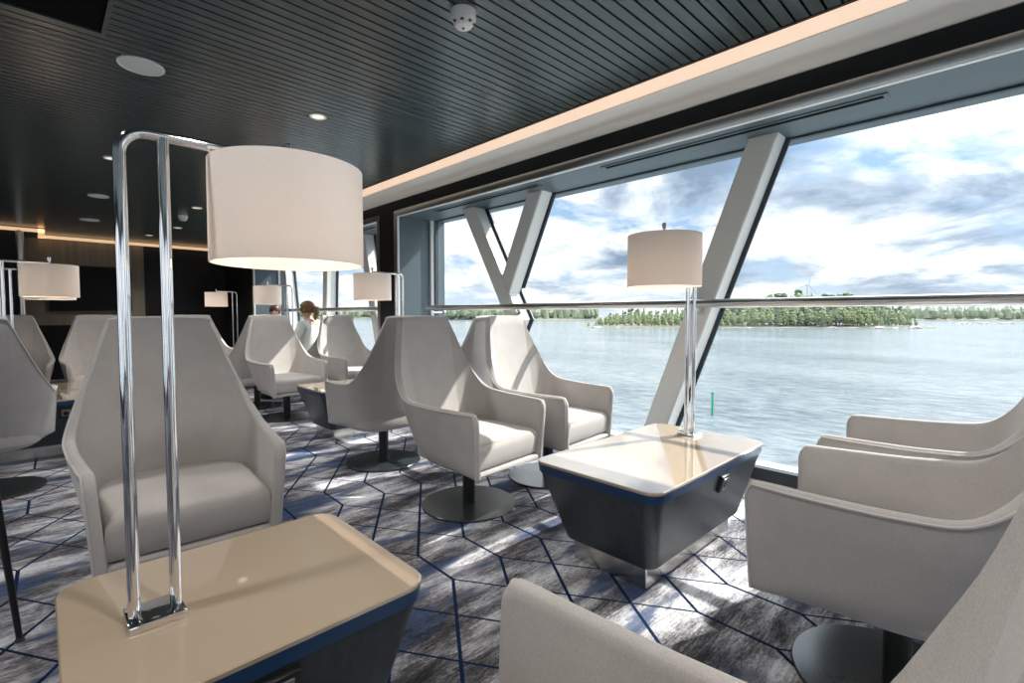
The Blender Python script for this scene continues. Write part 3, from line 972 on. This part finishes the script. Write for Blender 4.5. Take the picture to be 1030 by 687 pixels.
def seated_person(loc, rz, hair, shirt, label, bun, turn):
    """sits on a 0.46 m seat; local front is -Y, origin on the floor below the pelvis"""
    root = empty('person', loc, rz)
    tag(root, label, 'person')
    nodes = [((0, .06, .55), (.13, .10)), ((0, .10, .72), (.12, .09)), ((0, .12, .88), (.135, .095)), ((0, .12, .98), (.11, .08)), ((0, .11, 1.045), (.05, .05)), ((0, .10, 1.09), (.05, .05))]
    edges = [(0, 1), (1, 2), (2, 3), (3, 4), (4, 5)]
    def chain(start, pts):
        prev = start
        for p, r in pts:
            nodes.append((p, r)); edges.append((prev, len(nodes) - 1)); prev = len(nodes) - 1
        return prev
    # head: widened vertices
    chain(5, [((0, .085, 1.125), (.058, .068)), ((0, .082, 1.17), (.070, .085)), ((0, .088, 1.225), (.072, .09)), ((0, .09, 1.262), (.05, .06))])
    for s in (-1, 1):
        w = chain(3, [((s * .15, .12, .99), .055), ((s * .20, .09, .86), .044), ((s * .225, .02, .74), .038), ((s * .20, -.10, .68), .032), ((s * .16, -.21, .67), .026), ((s * .15, -.255, .668), (.022, .035)), ((s * .145, -.30, .665), (.016, .036))])
        for q, (dx, ln) in enumerate(((-.024, .06), (-.008, .072), (.008, .068), (.023, .052))):
            chain(w, [((s * .145 + dx, -.325, .668), .0085), ((s * .145 + dx * 1.1, -.325 - ln * .5, .662), .008), ((s * .145 + dx * 1.15, -.325 - ln, .645), .007)])
        chain(w - 1, [((s * .145 - s * .035, -.265, .672), .010), ((s * .145 - s * .05, -.30, .665), .009)])
        chain(0, [((s * .09, -.04, .53), .085), ((s * .11, -.24, .53), .072), ((s * .115, -.40, .50), .058), ((s * .115, -.42, .36), .052), ((s * .115, -.40, .18), .040), ((s * .115, -.39, .075), .034), ((s * .12, -.45, .035), (.032, .028)), ((s * .125, -.55, .03), (.03, .02))])
    body = skin_mesh('body', nodes, edges, M['skin'], root)
    # clothing follows the body
    tn = [((0, .06, .56), (.14, .11)), ((0, .10, .72), (.132, .102)), ((0, .12, .88), (.147, .107)), ((0, .12, .985), (.118, .088)), ((0, .112, 1.035), (.06, .06))]
    te = [(0, 1), (1, 2), (2, 3), (3, 4)]
    for s in (-1, 1):
        b = len(tn)
        tn += [((s * .15, .12, .99), .066), ((s * .20, .09, .86), .055), ((s * .225, .02, .74), .049), ((s * .205, -.08, .69), .042)]
        te += [(3, b), (b, b + 1), (b + 1, b + 2), (b + 2, b + 3)]
    skin_mesh('shirt', tn, te, shirt, root)
    pn = [((0, .06, .545), (.145, .11))]
    pe = []
    for s in (-1, 1):
        b = len(pn)
        pn += [((s * .09, -.04, .53), .095), ((s * .11, -.24, .53), .082), ((s * .115, -.40, .50), .068), ((s * .115, -.42, .36), .062), ((s * .115, -.40, .18), .052), ((s * .115, -.39, .10), .048)]
        pe += [(0, b)] + [(b + k, b + k + 1) for k in range(5)]
    skin_mesh('trousers', pn, pe, M['cloth_dark'], root)
    for s in (-1, 1):
        bm = bmesh.new()
        bmesh.ops.create_icosphere(bm, subdivisions=3, radius=1)
        for v_ in bm.verts:
            v_.co = V((s * .122 + v_.co.x * .045, -.47 + v_.co.y * .13, max(0.0, .035 + v_.co.z * .045)))
        finish(bm, 'shoe', M['shoe'], root)
    # face details and hair, turned with the head
    c = V((0, .085, 1.175))
    bm = bmesh.new()
    for s in (-1, 1):
        bmesh.ops.create_icosphere(bm, subdivisions=2, radius=.011, matrix=Matrix.Translation((s * .03, -.003, 1.185)))
    finish(bm, 'eye', M['eye'], root)
    bm = bmesh.new()
    tube(bm, [(0, .004, 1.192), (0, -.012, 1.165), (0, -.008, 1.155)], [.008, .013, .011], 10)
    tube(bm, [(-.025, .006, 1.128), (0, -.002, 1.126), (.025, .006, 1.128)], .006, 8)
    for s in (-1, 1):
        tube(bm, [(s * .071, .09, 1.19), (s * .079, .098, 1.18), (s * .073, .095, 1.155)], [.006, .011, .006], 8)
    finish(bm, 'face', M['skin'], body)
    bm = bmesh.new()
    bmesh.ops.create_icosphere(bm, subdivisions=4, radius=1)
    for v_ in bm.verts:
        d_ = v_.co.copy()
        rr = V((.086, .108, .098))
        nz = 1 + .03 * noise.noise(d_ * 6)
        p_ = V((d_.x * rr.x * nz, .095 + d_.y * rr.y * nz, 1.20 + d_.z * rr.z * nz))
        if p_.y < .03 and p_.z < (1.215 if bun else 1.185):                # keep the face free
            p_.y = .055 + (p_.y - .03) * .1
        if p_.z < 1.14: p_.z = 1.14 + (p_.z - 1.14) * .3
        v_.co = p_
    h_ = finish(bm, 'hair', hair, root)
    if bun:
        bm = bmesh.new()
        tube(bm, [(0, .18, 1.20), (0, .225, 1.185), (.012, .235, 1.14), (.008, .215, 1.09), (0, .205, 1.04)], [.03, .04, .035, .026, .010], 14)
        finish(bm, 'ponytail', hair, h_)
    return root
seated_person((2.50, 6.56, 0.0), math.radians(212), M['hair_blond'], M['cloth_white'], 'seated person in a white top with tied back blond hair, seen between two armchairs', True, 0)
seated_person((2.70, 8.20, -0.015), math.radians(-28), M['hair_dark'], M['cloth_dark'], 'seated person of whom only the dark brown hair shows above an armchair', False, 0)

# ------------------------------------------------------------------ outside: sea, islands, trees
SEA = -6.88
def polar(px, depth):
    """ground position at horizontal view angle (given as tan from the optical axis) and forward distance"""
    h = Vector((math.sin(yaw), math.cos(yaw), 0)); r = Vector((math.cos(yaw), -math.sin(yaw), 0))
    p_ = h * depth + r * ((px - 515.0) / FPX * depth)
    return p_.x, p_.y
bm = bmesh.new()
bmesh.ops.create_grid(bm, x_segments=2, y_segments=2, size=3500)
sea = finish(bm, 'sea', M['sea'], smooth=None, loc=(2600, 2600, SEA))
sea['kind'] = 'structure'

def land(name, outline, h, mat):
    """low hummock from a list of (tan-angle px, near depth, far depth)"""
    bm = bmesh.new()
    rings = []
    for (px, d0, d1) in outline:
        row = []
        for k in range(9):
            u = k / 8
            x, y = polar(px, d0 + (d1 - d0) * u)
            z = SEA - 0.4 + h * (math.sin(PI * min(1, max(0, u * 0.96 + .02))) ** 0.5) * (0.8 + 0.4 * noise.noise(V((x * .05, y * .05, 0))))
            row.append((x, y, z))
        rings.append(row)
    loft(bm, rings, False, False, closed=False)
    o = finish(bm, name, mat)
    o['kind'] = 'structure'
    return o
isl = [(px, 292 - 6 * math.sin((px - 585) / 345 * PI) + random.uniform(-1.5, 1.5), 292 + 5 + 60 * math.sin((px - 585) / 350 * PI)) for px in range(587, 934, 8)]
land('island_ground', isl, 2.0, M['shore_soil'])
far = [(px, 690 + 25 * math.sin(px * .031), 800) for px in range(380, 610, 12)]
land('far_shore_ground', far, 2.5, M['shore_soil'])
far2 = [(px, 640 + 20 * math.sin(px * .027), 760) for px in range(905, 1240, 12)]
land('far_shore_ground', far2, 2.5, M['shore_soil'])
far3 = [(px, 900 + 20 * math.sin(px * .027), 1000) for px in range(60, 400, 12)]
land('far_shore_ground', far3, 2.5, M['shore_soil'])

def blob(bm, c, r, sub=2, seed=0, amp=.28, mi=0):
    res = bmesh.ops.create_icosphere(bm, subdivisions=sub, radius=1)
    for v_ in res['verts']:
        d_ = v_.co.normalized()
        k = 1 + amp * noise.noise(d_ * 2.1 + V((seed, seed * .7, 0))) + amp * .8 * noise.noise(d_ * 5 + V((0, seed, 3)))
        v_.co = V((c[0] + d_.x * r[0] * k, c[1] + d_.y * r[1] * k, c[2] + d_.z * r[2] * k))
    for f in {f for v_ in res['verts'] for f in v_.link_faces}: f.material_index = mi

def tree_mesh(kind, seed):
    rnd = random.Random(seed)
    bm = bmesh.new()
    if kind == 'birch':
        tube(bm, [(0, 0, 0), (0.02, 0.01, .5), (0, 0, .8)], [.018, .013, .006], 6, mi=1)
        for k in range(46):
            a = rnd.uniform(0, 2 * PI); h_ = rnd.uniform(.16, .93)
            q = .17 * math.sin(PI * min(1, max(.08, (h_ - .08) / .92)) ** .8) * rnd.uniform(.55, 1.1)
            blob(bm, (math.cos(a) * q, math.sin(a) * q, h_), (.058, .058, .05), 1, seed + k * 3.3, .5)
        blob(bm, (0, 0, .53), (.12, .12, .36), 2, seed + 50, .4)
    elif kind == 'pine':
        tube(bm, [(0, 0, 0), (0.02, 0.01, .5), (0, 0, .9)], [.016, .012, .006], 6, mi=1)
        for k in range(26):
            a = rnd.uniform(0, 2 * PI); h_ = rnd.uniform(.42, .96); q = .13 * (1.2 - h_ * .9) * rnd.uniform(.5, 1.5)
            blob(bm, (math.cos(a) * q, math.sin(a) * q, h_), (.065, .065, .035), 1, seed + k * 3.3, .5)
    else:
        tube(bm, [(0, 0, 0), (0, 0, .9)], [.016, .006], 6, mi=1)
        n_ = 7
        for k in range(n_):
            z0 = .10 + k * .125
            r0 = .19 * (1 - k / (n_ + .6))
            ring = []
            for i in range(10):
                a = 2 * PI * i / 10 + k
                rr = r0 * rnd.uniform(.75, 1.15)
                ring.append((math.cos(a) * rr, math.sin(a) * rr, z0 + rnd.uniform(-.02, .02)))
            top = [(math.cos(2 * PI * i / 10 + k) * r0 * .12, math.sin(2 * PI * i / 10 + k) * r0 * .12, min(1, z0 + .20)) for i in range(10)]
            loft(bm, [ring, top])
    me_o = finish(bm, kind + '_tree', [M['leaf_light'] if kind == 'birch' else M['leaf_dark'], M['bark']], smooth=60)
    return me_o
protos = {k: [tree_mesh(k, s) for s in ((3, 8) if k == 'birch' else (5,))] for k in ('birch', 'pine', 'spruce')}
used = set()
TLAB = {'birch': 'pale green leafy tree in the wood on the island across the water',
        'pine': 'bare stemmed dark pine in the wood on the island across the water',
        'spruce': 'pointed dark green spruce in the wood on the island across the water'}
def plant(kind, px, depth, h, wide=1.0):
    pr = random.choice(protos[kind])
    if pr.name not in used:
        used.add(pr.name); o = pr
    else:
        o = pr.copy(); COL.objects.link(o)
    x, y = polar(px, depth)
    o.location = (x, y, SEA + 0.6)
    o.scale = (h * wide, h * wide, h)
    o.rotation_euler = (0, 0, random.uniform(0, 6.28))
    tag(o, TLAB[kind], 'tree', kind + ' trees on the island')
def crown_top(px):
    """height in metres of the wood's outline along the island"""
    pts = [(590, 5.5), (610, 8.5), (640, 10.5), (690, 11.5), (725, 14.5), (765, 17), (785, 22.5), (840, 22), (880, 15), (905, 12.5), (925, 7)]
    for (a, ha), (b, hb) in zip(pts, pts[1:]):
        if a <= px <= b: return ha + (hb - ha) * (px - a) / (b - a)
    return 6
n_t = 0
for row, (dd, hk) in enumerate(((6, .5), (13, .72), (21, .9), (30, 1.0), (40, 1.06))):
    px = 592 + row * 2
    while px < 926:
        edge = min(1, (px - 588) / 40, (930 - px) / 25)
        if dd < 62 * max(edge, .15):
            k = 'birch' if px < 690 and row < 3 else random.choices(('birch', 'pine', 'spruce'), ((8, 1, 1), (7, 1, 2), (5, 2, 2), (3, 3, 3), (1, 4, 3))[row])[0]
            h = crown_top(px) * hk * random.uniform(.82, 1.1)
            plant(k, px, 288 + dd + random.uniform(-3, 3), h, 1.2 if k == 'birch' and row < 2 else 1.0)
            n_t += 1
        px += random.uniform(5.8, 8.4)
for k in protos:
    for pr in protos[k]:
        if pr.name not in used: plant(k, 700, 310, 12)

# far woods: uncountable at this distance
bm = bmesh.new()
def far_trees(px0, px1, d0, d1, h0, h1, n_):
    for k in range(n_):
        px = random.uniform(px0, px1); d_ = random.uniform(d0, d1)
        x, y = polar(px, d_); h_ = random.uniform(h0, h1)
        if random.random() < .5:
            r0 = h_ * .22
            ring = [(x + math.cos(2 * PI * i / 7) * r0, y + math.sin(2 * PI * i / 7) * r0, SEA + 1 + h_ * .1) for i in range(7)]
            top = [(x + math.cos(2 * PI * i / 7) * .2, y + math.sin(2 * PI * i / 7) * .2, SEA + 1 + h_) for i in range(7)]
            loft(bm, [ring, top])
        else:
            blob(bm, (x, y, SEA + 1 + h_ * .5), (h_ * .33, h_ * .33, h_ * .5), 1, k * 1.7, .3)
far_trees(385, 600, 705, 780, 11, 21, 330)
far_trees(910, 1230, 655, 740, 9, 19, 380)
far_trees(70, 395, 915, 990, 12, 22, 260)
fw = finish(bm, 'far_forest', M['leaf_far'], smooth=None)
tag(fw, 'thin dark band of distant forest along the far shores', 'forest', kind='stuff')

# shore rocks
rocks = []
for i, (px, dp, s, hgt) in enumerate([(600, 287, 3.0, 1.0), (622, 285, 2.0, .7), (700, 281, 1.6, .6), (752, 281, 2.2, .6), (838, 280, 3.2, .9), (858, 279, 2.0, .7),
                                      (884, 270, 3.4, 1.4), (902, 268, 2.4, .9), (921, 275, 3.6, 1.5), (936, 280, 2.4, .9), (968, 400, 5.0, 1.4), (990, 402, 3.6, 1.1), (1012, 398, 4.6, 1.4), (508, 420, 3.0, .8), (470, 430, 2.6, .8)]):
    if i < 2:
        bm = bmesh.new()
        blob(bm, (0, 0, 0), (1, .8, .7), 3, i * 4.4 + 1, .35)
        o = finish(bm, 'shore_rock', M['rock']); rocks.append(o)
    else:
        o = random.choice(rocks).copy(); COL.objects.link(o)
    x, y = polar(px, dp)
    o.location = (x, y, SEA + hgt * .15)
    o.scale = (s, s, hgt)
    o.rotation_euler = (0, 0, random.uniform(0, 6.28))
    tag(o, 'low grey rock breaking the water along the wooded shores', 'rock', 'rocks along the shore')

# little white house on the shore
x, y = polar(873, 287 + 4)
x, y = polar(886, 330)
hs = empty('shore_house', (x, y, SEA + 0.6), -yaw)
tag(hs, 'tiny white house with a pale roof at the right end of the island', 'house')
bm = bmesh.new(); box(bm, -5, 5, -3, 3, 0, 3.4)
finish(bm, 'wall', M['house_white'], hs)
bm = bmesh.new()
loft(bm, [[(-5.5, -3.6, 3.3), (-5.5, 3.6, 3.3), (-5.5, 0, 5.6)], [(5.5, -3.6, 3.3), (5.5, 3.6, 3.3), (5.5, 0, 5.6)]])
finish(bm, 'roof', M['house_roof'], hs, smooth=None)
for k in (-3, 0, 3):
    bm = bmesh.new(); box(bm, k - .7, k + .7, -3.06, -2.98, 1.1, 2.4)
    finish(bm, 'window', M['screen'], hs)

# wind turbine far behind
x, y = polar(811, 1370)
wt = empty('wind_turbine', (x, y, SEA), -yaw)
tag(wt, 'lone three bladed wind turbine above the island treetops', 'wind turbine')
HUB = 89.0
bm = bmesh.new(); lathe(bm, [(2.4, 0), (1.3, HUB)], 16)
finish(bm, 'tower', M['turbine'], wt)
bm = bmesh.new(); box(bm, -1.8, 1.8, -4, 6, HUB - 1.6, HUB + 2.0, bev=.5)
finish(bm, 'nacelle', M['turbine'], wt)
bm = bmesh.new(); tube(bm, [(0, -6.4, HUB), (0, -5.4, HUB), (0, -4, HUB)], [.5, 1.5, 1.7], 14)
finish(bm, 'hub', M['turbine'], wt)
for k in range(3):
    a = math.radians(75 + 120 * k)
    dv_ = V((math.cos(a), 0, math.sin(a))); pv = V((-math.sin(a), 0, math.cos(a)))
    bm = bmesh.new()
    rings = []
    for (q, w) in ((1.5, 1.0), (6, 2.3), (20, 1.5), (36, .5)):
        c = V((0, -5.4, HUB)) + dv_ * q
        rings.append([c - pv * w * .5 + V((0, -.3, 0)), c + pv * w * .5 + V((0, -.3, 0)), c + pv * w * .5 + V((0, .3, 0)), c - pv * w * .5 + V((0, .3, 0))])
    loft(bm, rings)
    finish(bm, 'blade', M['turbine'], wt)

# green spar buoy
x, y = polar(718, 38.5)
bu = empty('spar_buoy', (x, y, SEA - .3))
tag(bu, 'thin green spar buoy standing in the water near the ship', 'buoy')
bm = bmesh.new(); tube(bm, [(0, 0, 0), (.02, .02, 2.1)], .085, 14)
finish(bm, 'spar', M['green_paint'], bu)
bm = bmesh.new(); lathe(bm, [(.086, 0), (.088, .01), (.088, .16), (.07, .18)], 14, (.02, .02, 2.0))
finish(bm, 'top_cap', M['green_paint'], bu)

# ------------------------------------------------------------------ light and sky
sun = bpy.data.lights.new('sun', 'SUN')
sun.energy = 7.0
sun.color = (1.0, 0.95, 0.88)
sun.angle = math.radians(0.6)
so = bpy.data.objects.new('sun', sun); COL.objects.link(so)
so.rotation_euler = V((1.0, -0.35, 1.0)).to_track_quat('Z', 'Y').to_euler()

world = bpy.data.worlds.new('sky')
scene.world = world
world.use_nodes = True
t = NT(world.node_tree)
bg = world.node_tree.nodes['Background']
gen = t.coord('Generated')
sep = t.n('ShaderNodeSeparateXYZ'); t.put(sep.inputs[0], gen)
zz = t.m('MAXIMUM', sep.outputs[2], 0.0)
den = t.m('ADD', zz, 0.20)
cmb = t.n('ShaderNodeCombineXYZ')
t.put(cmb.inputs[0], t.m('DIVIDE', sep.outputs[0], den)); t.put(cmb.inputs[1], t.m('DIVIDE', sep.outputs[1], den))
cmb.inputs[2].default_value = 0.0
cv = t.mapping(cmb.outputs[0], (1, 1, 1), (0, 0, 0), (2.3, 0.4, 0))
c1 = t.noise(cv, 1.7, 9, 0.60, 0.3)
c2 = t.noise(t.mapping(cv, loc=(5, 9, 1)), 1.15, 9, 0.60, 0.3)
blue = t.ramp(zz, [(0.0, (0.56, 0.68, 0.82)), (0.15, (0.36, 0.52, 0.74)), (0.6, (0.20, 0.36, 0.64))])
white = t.ramp(c2, [(0.35, (0.24, 0.32, 0.44)), (0.42, (0.48, 0.56, 0.67)), (0.48, (0.84, 0.88, 0.92)), (0.56, (1.05, 1.06, 1.07))])
cover = t.ramp(c1, [(0.36, 0.0), (0.46, 0.8), (0.54, 1.0)])
skyc = t.mix(cover, blue, white)
haze = t.ramp(zz, [(0.0, 0.45), (0.07, 0.0)])
skyc = t.mix(haze, skyc, (0.80, 0.86, 0.92))
t.put(bg.inputs['Color'], skyc)
# the overcast is brighter high up than near the horizon
bst = t.ramp(zz, [(0.0, 0.26), (0.28, 0.29), (0.60, 1.0)])
sd = V((1.0, -0.35, 1.0)).normalized()
dp = t.n('ShaderNodeVectorMath', operation='DOT_PRODUCT')
t.put(dp.inputs[0], gen); dp.inputs[1].default_value = sd
aur = t.m('MULTIPLY', t.m('POWER', t.m('MAXIMUM', dp.outputs['Value'], 0.0), 9.0), 1.8)   # thin cloud glows round the sun
t.put(bg.inputs['Strength'], t.m('ADD', t.m('MULTIPLY', bst, 3.9), aur))

vs = scene.view_settings
scene.display_settings.display_device = 'sRGB'
vs.view_transform = 'Standard'
vs.look = 'None'
vs.exposure = 0.30
vs.gamma = 1.0
vs.use_curve_mapping = False
scene.cycles.max_bounces = 10
scene.cycles.diffuse_bounces = 6
scene.cycles.transparent_max_bounces = 16
scene.cycles.use_denoising = True
scene.cycles.sample_clamp_indirect = 6.0
